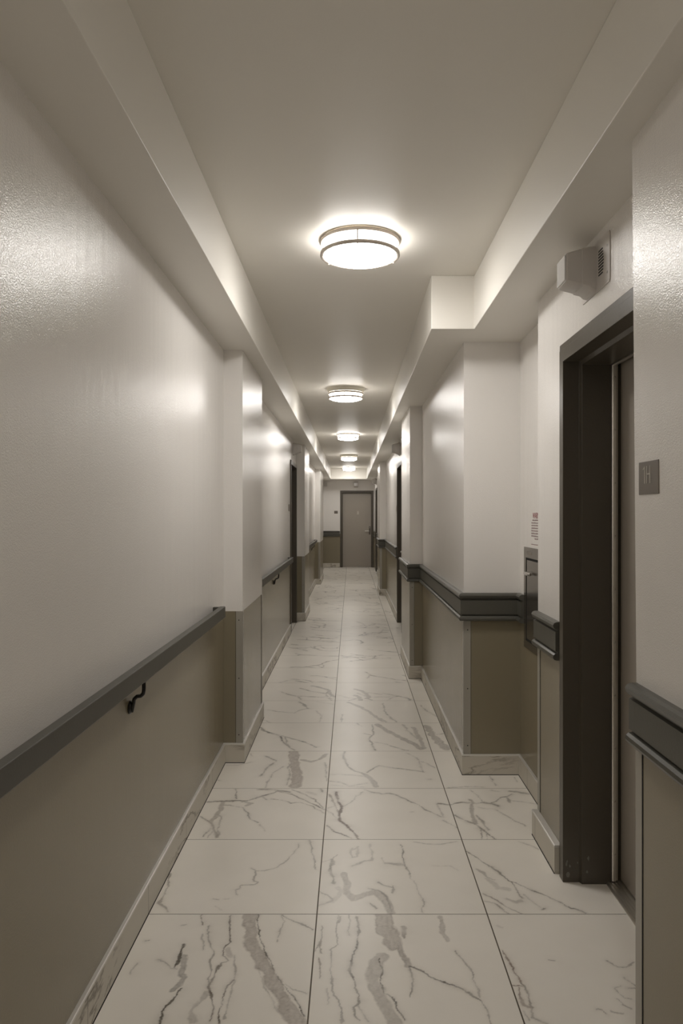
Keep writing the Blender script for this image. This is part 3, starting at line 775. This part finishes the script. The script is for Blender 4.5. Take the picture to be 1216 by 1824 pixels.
# scuffs of bare metal at the foot of the near door frame
rs = random.Random(3)
d1 = bpy.data.objects['door_1']
mb = MB()
for k in range(7):
    x = XR1 + rs.uniform(0.0, 0.06); z = rs.uniform(0.01, 0.11); s_ = rs.uniform(0.002, 0.008)
    yy = 2.877 - 0.0006
    if x > XR1 + 0.048: x = XR1 + 0.06 + rs.uniform(0, 0.03); yy = 2.861 - 0.0006
    p = [(x + s_ * rs.uniform(0.5, 1.2) * math.cos(a), yy, z + s_ * rs.uniform(0.6, 2.2) * math.sin(a)) for a in [i * math.pi / 4 for i in range(8)]]
    mb.face(p)
tag(mb.build('paint_chips', M['caulk'], d1), 'chipped pale spots at the foot of the frame')

# ------------------------------------------------------------------ corner guards
def guard(x, y, sx, sy, z1, label, L=0.038, top_scr=True):
    """the wall lies towards (-sx, -sy)... the two legs run from the corner along the wall faces"""
    t = 0.0022
    root = thing('corner_guard', label, 'corner guard', (x, y, 0.114), 'corner guards on the wainscot corners')
    # sx: outward direction of the face along y; sy: outward direction of the face along x
    ox, oy = x + sx * t, y + sy * t
    lx = x - sx * L; ly = y - sy * L
    poly = [(ox, oy), (lx, oy), (lx, y), (x, y), (x, ly), (ox, ly)]
    mb = MB(); mb.prism(poly, 0.1145, z1)
    mb.build('angle_strip', M['guard'], root, bevel=0.0008)
    mb = MB()
    xa, xb2 = sorted((x + sx * 0.0001, x + sx * 0.0012)); ya_, yb3 = sorted((ly, ly - sy * 0.0045))
    mb.box(xa, xb2, ya_, yb3, 0.1145, z1)
    xa, xb2 = sorted((lx, lx - sx * 0.0015)); ya_, yb3 = sorted((y + sy * 0.0001, y + sy * 0.0012))
    mb.box(xa, xb2, ya_, yb3, 0.1145, z1)
    tag(mb.build('joint_line', M['gap'], root), 'dark joint line beside the guard')
    for z in (0.16, (z1 + 0.1) / 2, z1 - 0.05):
        mb = MB(); mb.lathe([(0, -0.001), (0.0028, -0.0008), (0.0034, 0)], x - sx * L * 0.55, oy, z, 10, axis='y')
        mb.build('screw', M['gap'], root)
    return root
guard(XLB, 4.275, 1, -1, 0.874, 'metal corner guard on the near edge of the first left pilaster')
guard(XLB, 5.21, 1, 1, 0.874, 'metal corner guard on the far edge of the first left pilaster')
guard(XLB, 10.0, 1, -1, 0.874, 'metal corner guard on the second left pilaster, past the left door')
guard(-0.64, 15.3, 1, -1, 0.874, 'metal corner guard on the farthest left pilaster')
guard(XB1, 4.075, -1, -1, 0.848, 'metal corner guard on the big right pilaster, left of the steel hatch')
guard(XB2, 6.47, -1, -1, 0.848, 'metal corner guard on the slim second right pilaster')
guard(XB2, 13.2, -1, -1, 0.848, 'metal corner guard on the farthest right pilaster')
guard(XR1, 3.31, -1, 1, 0.848, 'metal corner guard right of the steel hatch, below the short chair rail')
guard(XR0, YR0, -1, 1, 0.848, 'metal corner guard nearest on the right, at the picture edge')
# ------------------------------------------------------------------ handrails
def handrail(label, y0, y1, brackets, xw, ret0=True, ret1=True):
    xf = xw + 0.063; xb = xw + 0.033
    root = thing('handrail', label, 'handrail', (xw, (y0 + y1) / 2, 0.91), 'handrails along the left wall')
    mb = MB(); mb.box(xb, xf, y0, y1, 0.882, 0.941)
    tag(mb.build('rail', M['rail'], root, bevel=0.003), 'charcoal painted flat rail')
    for r, y in ((ret0, y0), (ret1, y1)):
        if r:
            mb = MB(); mb.box(xw + 0.0005, xb, y if y == y0 else y - 0.03, y + 0.03 if y == y0 else y, 0.884, 0.939)
            mb.build('end_return', M['rail'], root, bevel=0.002)
    for yb in brackets:
        mb = MB()
        pts = [(xw + 0.007, yb, 0.775), (xw + 0.012, yb, 0.80), (xw + 0.016, yb, 0.818), (xw + 0.026, yb, 0.827), (xw + 0.038, yb, 0.828), (xw + 0.046, yb, 0.836), (xw + 0.048, yb, 0.850), (xw + 0.048, yb, 0.879)]
        # smooth the path
        P = [Vector(p) for p in pts]; Q = []
        for i in range(len(P) - 1):
            for t in (0, 0.5): Q.append(P[i].lerp(P[i + 1], t))
        Q.append(P[-1])
        mb.tube(Q, 0.0065, 12)
        b = mb.build('bracket_arm', M['black'], root)
        mb = MB(); mb.lathe([(0, 0.010), (0.016, 0.009), (0.022, 0.004), (0.022, 0.0003), (0, 0.0003)], xw, yb, 0.79, 24, axis='x')
        mb.build('wall_rose', M['black'], b)
        mb = MB(); mb.box(xw + 0.040, xw + 0.058, yb - 0.03, yb + 0.03, 0.877, 0.8818)
        mb.build('saddle', M['black'], b, bevel=0.001)
    return root
handrail('long charcoal handrail nearest on the left, ending at the first pilaster', -2.6, 3.97, [0.1, 2.46], XL)
handrail('charcoal handrail between the first left pilaster and the left door', 5.3, 8.66, [7.04], XL)
handrail('farthest charcoal handrail, small, beyond the left door and second pilaster', 11.3, 14.9, [13.9], -0.745)

# ------------------------------------------------------------------ ceiling lights
def ceiling_light(label, x, y, D, pan):
    root = thing('ceiling_light', label, 'ceiling light', (x, y, H_CEIL), 'round flush ceiling lights')
    r = D / 2; dz = -0.051 if pan else -0.010
    mb = MB()
    pr = r + 0.010 if pan else r - 0.020
    hp = -dz + (0.0 if pan else -0.004)
    if pan:
        mb.lathe([(0, 0), (pr, 0), (pr, -0.008), (r - 0.004, -0.038), (r - 0.018, -0.042), (0, -0.042)], x, y, H_CEIL, 72)
    else:
        mb.lathe([(0, 0), (r - 0.022, 0), (r - 0.022, -0.010), (0, -0.010)], x, y, H_CEIL, 72)
    tag(mb.build('mounting_pan', M['pan'], root), 'beige enamel mounting pan' if pan else 'slim white mounting disc')
    zt = H_CEIL + dz
    for nm, z in (('upper_ring', zt), ('lower_ring', zt - (0.042 if pan else 0.055))):
        mb = MB()
        prof = [(r - 0.015, z - 0.006), (r - 0.014, z + 0.006), (r - 0.007, z + 0.009), (r - 0.001, z + 0.006), (r, z - 0.004), (r - 0.003, z - 0.008), (r - 0.010, z - 0.0085)]
        mb.lathe([(a, b) for a, b in prof], x, y, 0, 96, closed=True)
        mb.build(nm, M['nickel'], root)
    zl = zt - (0.042 if pan else 0.055)
    for k in range(3):
        a = math.radians(-94 + 120 * k)
        cx, cy = x + (r - 0.006) * math.cos(a), y + (r - 0.006) * math.sin(a)
        mb = MB(); mb.tube([(cx, cy, zl - 0.011), (cx, cy, zl - 0.009), (cx, cy, zl + 0.001), (cx, cy, zt)], [0.0028, 0.0042, 0.0034, 0.0034], 10)
        mb.build('strut', M['nickel'], root)
    mb = MB()
    ra = r - 0.0165; zb = zl - 0.006; pr_ = []
    pr_ = [(ra - 0.004, H_CEIL - (0.0415 if pan else 0.0098)), (ra, zt - 0.004), (ra, zb + 0.006)]
    for k in range(1, 13):
        a = k / 12 * math.pi / 2
        pr_.append((ra * math.cos(a) if k < 12 else 0.0001, zb + 0.006 - 0.030 * math.sin(a)))
    mb.lathe(pr_[2:], x, y, 0, 72, mat=0)
    mb.lathe(pr_[:3], x, y, 0, 72, mat=1)
    tag(mb.build('diffuser', [M['lamp'], M['lamp_side']], root, sharp=60), 'glowing opal drum shade')
    return root
l1 = ceiling_light('nearest and largest of the round lit ceiling lights, two metal rings', 0.040, 3.31, 0.3575, False)
ceiling_light('second round lit ceiling light with a beige pan, beyond the nearest one', -0.052, 7.18, 0.346, True)
ceiling_light('third round lit ceiling light, between the beige-panned ones', -0.045, 11.20, 0.346, False)
ceiling_light('fourth round lit ceiling light with a beige pan, second from the corridor end', -0.042, 15.04, 0.346, True)
ceiling_light('last round lit ceiling light, close before the end beam', -0.055, 18.85, 0.346, False)

ceiling_light('unseen round ceiling light added behind the viewer to brighten the near end', 0.040, -0.64, 0.3575, False)  # unseen fixture, added because near walls and floor were too dark

# ------------------------------------------------------------------ text
def text_mesh(name, s, size, mat, parent, place, extrude=0.001, align='CENTER', xscale=1.0):
    cu = bpy.data.curves.new(name, 'FONT'); cu.body = s; cu.size = size; cu.extrude = extrude; cu.align_x = align; cu.align_y = 'CENTER'
    tmp = bpy.data.objects.new(name, cu); C.objects.link(tmp)
    dg = bpy.context.evaluated_depsgraph_get()
    me = bpy.data.meshes.new_from_object(tmp.evaluated_get(dg))
    bpy.data.objects.remove(tmp)
    for v in me.vertices: v.co = place(v.co.x * xscale, v.co.y, v.co.z)
    me.materials.clear(); me.materials.append(mat); me.name = name
    o = bpy.data.objects.new(name, me); C.objects.link(o)
    if parent: parent_keep(o, parent)
    return o

# apartment sign 1H
root = thing('door_sign', 'taupe square sign with raised 1H beside the near right door', 'sign', (XR0, 1.797, 1.523))
mb = MB(); mb.box(XR0 - 0.007, XR0 - 0.0003, 1.738, 1.857, 1.4815, 1.5625)
mb.build('plate', M['plaque'], root, bevel=0.0012)
xs = XR0 - 0.0078
def stroke(mb, a, b, wd=0.0038):
    """a, b = (along, z) on the sign face, along grows to the reader's right (towards the viewer)"""
    (a0, z0), (a1, z1) = a, b
    d = Vector((a1 - a0, z1 - z0)).normalized(); n = Vector((-d.y, d.x)) * wd / 2
    q = [(a0 + n.x, z0 + n.y), (a1 + n.x, z1 + n.y), (a1 - n.x, z1 - n.y), (a0 - n.x, z0 - n.y)]
    f = [(xs, 1.83 - s_, z) for s_, z in q]; g = [(XR0 - 0.0068, 1.83 - s_, z) for s_, z in q]
    mb.loft([g, f])
mb = MB()
stroke(mb, (0.012, 1.508), (0.012, 1.551)); stroke(mb, (0.002, 1.5425), (0.012, 1.5495), 0.003)
mb.build('numeral', M['letter'], root)
mb = MB()
stroke(mb, (0.024, 1.508), (0.024, 1.551)); stroke(mb, (0.044, 1.508), (0.044, 1.551)); stroke(mb, (0.024, 1.531), (0.044, 1.531), 0.003)
mb.build('letter', M['letter'], root)

# the other signs
root = thing('door_sign', 'small dark sign on the end wall left of the end door', 'sign', (-0.41, Y_END, 1.515))
mb = MB(); mb.box(-0.462, -0.365, Y_END - 0.007, Y_END - 0.0003, 1.478, 1.553)
mb.build('plate', M['plaque'], root, bevel=0.0012)
root = thing('door_sign', 'small brownish sign on the left wall just before the left door', 'sign', (XL, 8.77, 1.52))
mb = MB(); mb.box(XL + 0.0003, XL + 0.007, 8.71, 8.83, 1.48, 1.56)
mb.build('plate', M['plaque'], root, bevel=0.0012)
root = thing('door_sign', 'small taupe sign beyond the middle right door', 'sign', (XR3, 10.06, 1.52))
mb = MB(); mb.box(XR3 - 0.007, XR3 - 0.0003, 10.0, 10.12, 1.48, 1.56)
mb.build('plate', M['plaque'], root, bevel=0.0012)

# ------------------------------------------------------------------ alarms
def alarm(label, mp, t, z, plate=True):
    """white strobe-and-sounder; mp(u,t,z) with u out of the wall; body spans t..t+0.12"""
    root = thing('alarm_strobe', label, 'alarm', mp(0, t + 0.06, z), 'white alarm units above the doors')
    if plate:
        mb = MB()
        t0, t1, z0, z1 = t - 0.128, t + 0.158, z - 0.097, z + 0.070
        pts = []
        for cx, cz, a0 in ((t1 - 0.012, z1 - 0.012, 0), (t0 + 0.012, z1 - 0.012, 90), (t0 + 0.012, z0 + 0.012, 180), (t1 - 0.012, z0 + 0.012, 270)):
            for k in range(5):
                a = math.radians(a0 + k * 22.5); pts.append((cx + 0.012 * math.cos(a), cz + 0.012 * math.sin(a)))
        mb.loft([[mp(0.0004, a, b) for a, b in pts], [mp(0.0035, a, b) for a, b in pts]])
        pl = mb.build('back_plate', M['alarm'], root)
        for a, b in ((t0 + 0.02, z1 - 0.045), (t0 + 0.02, z0 + 0.035), (t1 - 0.02, z0 + 0.035), (t1 - 0.02, z1 - 0.045)):
            mb = MB(); c = mp(0.0038, a, b); mb.lathe([(0, 0.0004), (0.0034, 0.0003), (0.004, -0.0002)], c[0], c[1], c[2], 10, axis='x')
            mb.build('screw', M['gap'], pl)
        mb = MB()
        for k in range(9):
            zz = z + 0.030 - k * 0.010
            off = 0.010 * (1 - abs(k - 4) / 4.5)
            mb.box(0.0035, 0.0042, t - 0.075 + 0.012 - off, t - 0.022, zz, zz + 0.0045, map=mp)
        mb.build('sounder_slots', M['gap'], pl)
    # body: lofted box, flared at its foot
    secs = []
    for u, za, zb, ins in ((0.0035, z - 0.092, z + 0.064, 0.0), (0.014, z - 0.090, z + 0.064, 0.0), (0.026, z - 0.079, z + 0.063, 0.0), (0.050, z - 0.073, z + 0.058, 0.0), (0.052, z - 0.070, z + 0.056, 0.002),
                            (0.099, z - 0.058, z + 0.044, 0.004), (0.104, z - 0.054, z + 0.040, 0.008)):
        a, b = t + ins, t + 0.118 - ins; r = 0.012
        pts = []
        for cx, cz, a0 in ((b - r, zb - r, 0), (a + r, zb - r, 90), (a + r, za + r, 180), (b - r, za + r, 270)):
            for k in range(4):
                an = math.radians(a0 + k * 30); pts.append(mp(u, cx + r * math.cos(an), cz + r * math.sin(an)))
        secs.append(pts)
    mb = MB(); mb.loft(secs, smooth=True)
    mb.build('housing', M['alarm'], root, sharp=30)
    mb = MB(); mb.box(0.1035, 0.109, t + 0.012, t + 0.104, z - 0.050, z + 0.036, map=mp)
    tag(mb.build('strobe_lens', M['lens'], root, bevel=0.002), 'clear strobe lens')
    return root
ro = lambda xw: (lambda u, t, z: (xw - u, t, z))
lo = lambda xw: (lambda u, t, z: (xw + u, t, z))
alarm('large white alarm unit with a square back plate above the near right door', ro(XR1), 2.512, 2.285)
alarm('white alarm unit above the left door, tucked beside the second left pilaster', lo(XL), 9.33, 2.285, False)
alarm('white alarm unit above the middle right door', ro(XR3), 9.33, 2.285, False)
alarm('farthest white alarm unit on the right, high above the last right door', ro(0.636), 18.3, 2.285, False)
alarm('small white alarm unit centred above the end door', lambda u, t, z: (t, Y_END - u, z), 0.075, 2.285, False)
root = thing('sensor_box', 'small white box high on the end wall at its left corner', 'sensor', (-0.70, Y_END, 2.27))
mb = MB(); mb.box(-0.757, -0.655, Y_END - 0.045, Y_END - 0.0005, 2.225, 2.325)
mb.build('housing', M['alarm'], root, bevel=0.006)
mb = MB(); mb.box(-0.735, -0.68, Y_END - 0.049, Y_END - 0.0452, 2.25, 2.30)
mb.build('cover', M['alarm'], root, bevel=0.0015)

# ------------------------------------------------------------------ steel hatch (chute door) in the right recess
ya, yb_ = 3.46, 3.957
root = thing('chute_hatch', 'tall brushed steel wall hatch in the recess behind the near right corner', 'hatch', (XR2, (ya + yb_) / 2, 0.729))
Fm = lambda u, t, z: (XR2 - u, t, z)
mb = MB()
z0, z1 = 0.729, 1.262
for a, b, c, d in ((ya, yb_, z1 - 0.055, z1), (ya, yb_, z0, z0 + 0.040), (ya, ya + 0.042, z0 + 0.040, z1 - 0.055), (yb_ - 0.042, yb_, z0 + 0.040, z1 - 0.055)):
    mb.box(0.0004, 0.006, a, b, c, d, map=Fm)
fr = mb.build('flange_frame', M['steel'], root, bevel=0.0006)
mb = MB(); mb.box(0.0004, 0.0015, ya + 0.042, yb_ - 0.042, z0 + 0.040, z1 - 0.055, map=Fm)
mb.build('recess_shadow_gap', M['gap'], root)
mb = MB(); mb.box(0.0015, 0.005, ya + 0.056, yb_ - 0.062, z0 + 0.052, z1 - 0.067, map=Fm)
dr = mb.build('hatch_door', M['steel'], root, bevel=0.001)
mb = MB()
yh = yb_ - 0.125; zh = 1.128
mb.tube([Fm(0.004, yh, zh), Fm(0.022, yh, zh)], 0.011, 16)
mb.tube([Fm(0.020, yh + 0.035, zh), Fm(0.022, yh + 0.03, zh), Fm(0.022, yh - 0.07, zh), Fm(0.020, yh - 0.075, zh)], [0.007, 0.010, 0.008, 0.006], 14)
tag(mb.build('handle', M['chrome'], dr), 'chrome T handle')
mb = MB(); mb.box(0.0061, 0.0065, yb_ - 0.17, yb_ - 0.075, z1 - 0.036, z1 - 0.022, map=Fm)
mb.build('engraved_strip', M['plaque'], fr)

# printed notice above it
root = thing('wall_notice', 'small printed notice in red and grey lettering above the steel hatch', 'notice', (XR2, 3.69, 1.35))
text_mesh('heading', 'WARNING', 0.044, M['red'], root, lambda x, y, z: Vector((XR2 - 0.0005 - z, 3.688 - x, 1.427 + y)), 0.0002, xscale=0.95)
mb = MB(); rs = random.Random(11)
for k in range(8):
    zz = 1.402 - k * 0.0135
    half = 0.128 if k not in (0, 7) else (0.105 if k == 0 else 0.06)
    y = 3.688 + half
    while y > 3.688 - half:
        wl_ = rs.uniform(0.010, 0.030)
        # one word as a row of small uprights
        yy = y
        while yy > y - wl_ and yy > 3.688 - half:
            hgt = rs.choice([0.005, 0.005, 0.007])
            mb.box(XR2 - 0.0008, XR2 - 0.0003, yy - 0.0022, yy, zz, zz + hgt)
            yy -= 0.0036
        y -= wl_ + 0.006
mb.build('small_print', M['ink'], root)
mb = MB()
y = 3.82
while y > 3.56:
    mb.box(XR2 - 0.0008, XR2 - 0.0003, y - 0.003, y, 1.279, 1.283); y -= 0.0048
mb.build('footer_line', M['ink'], root)
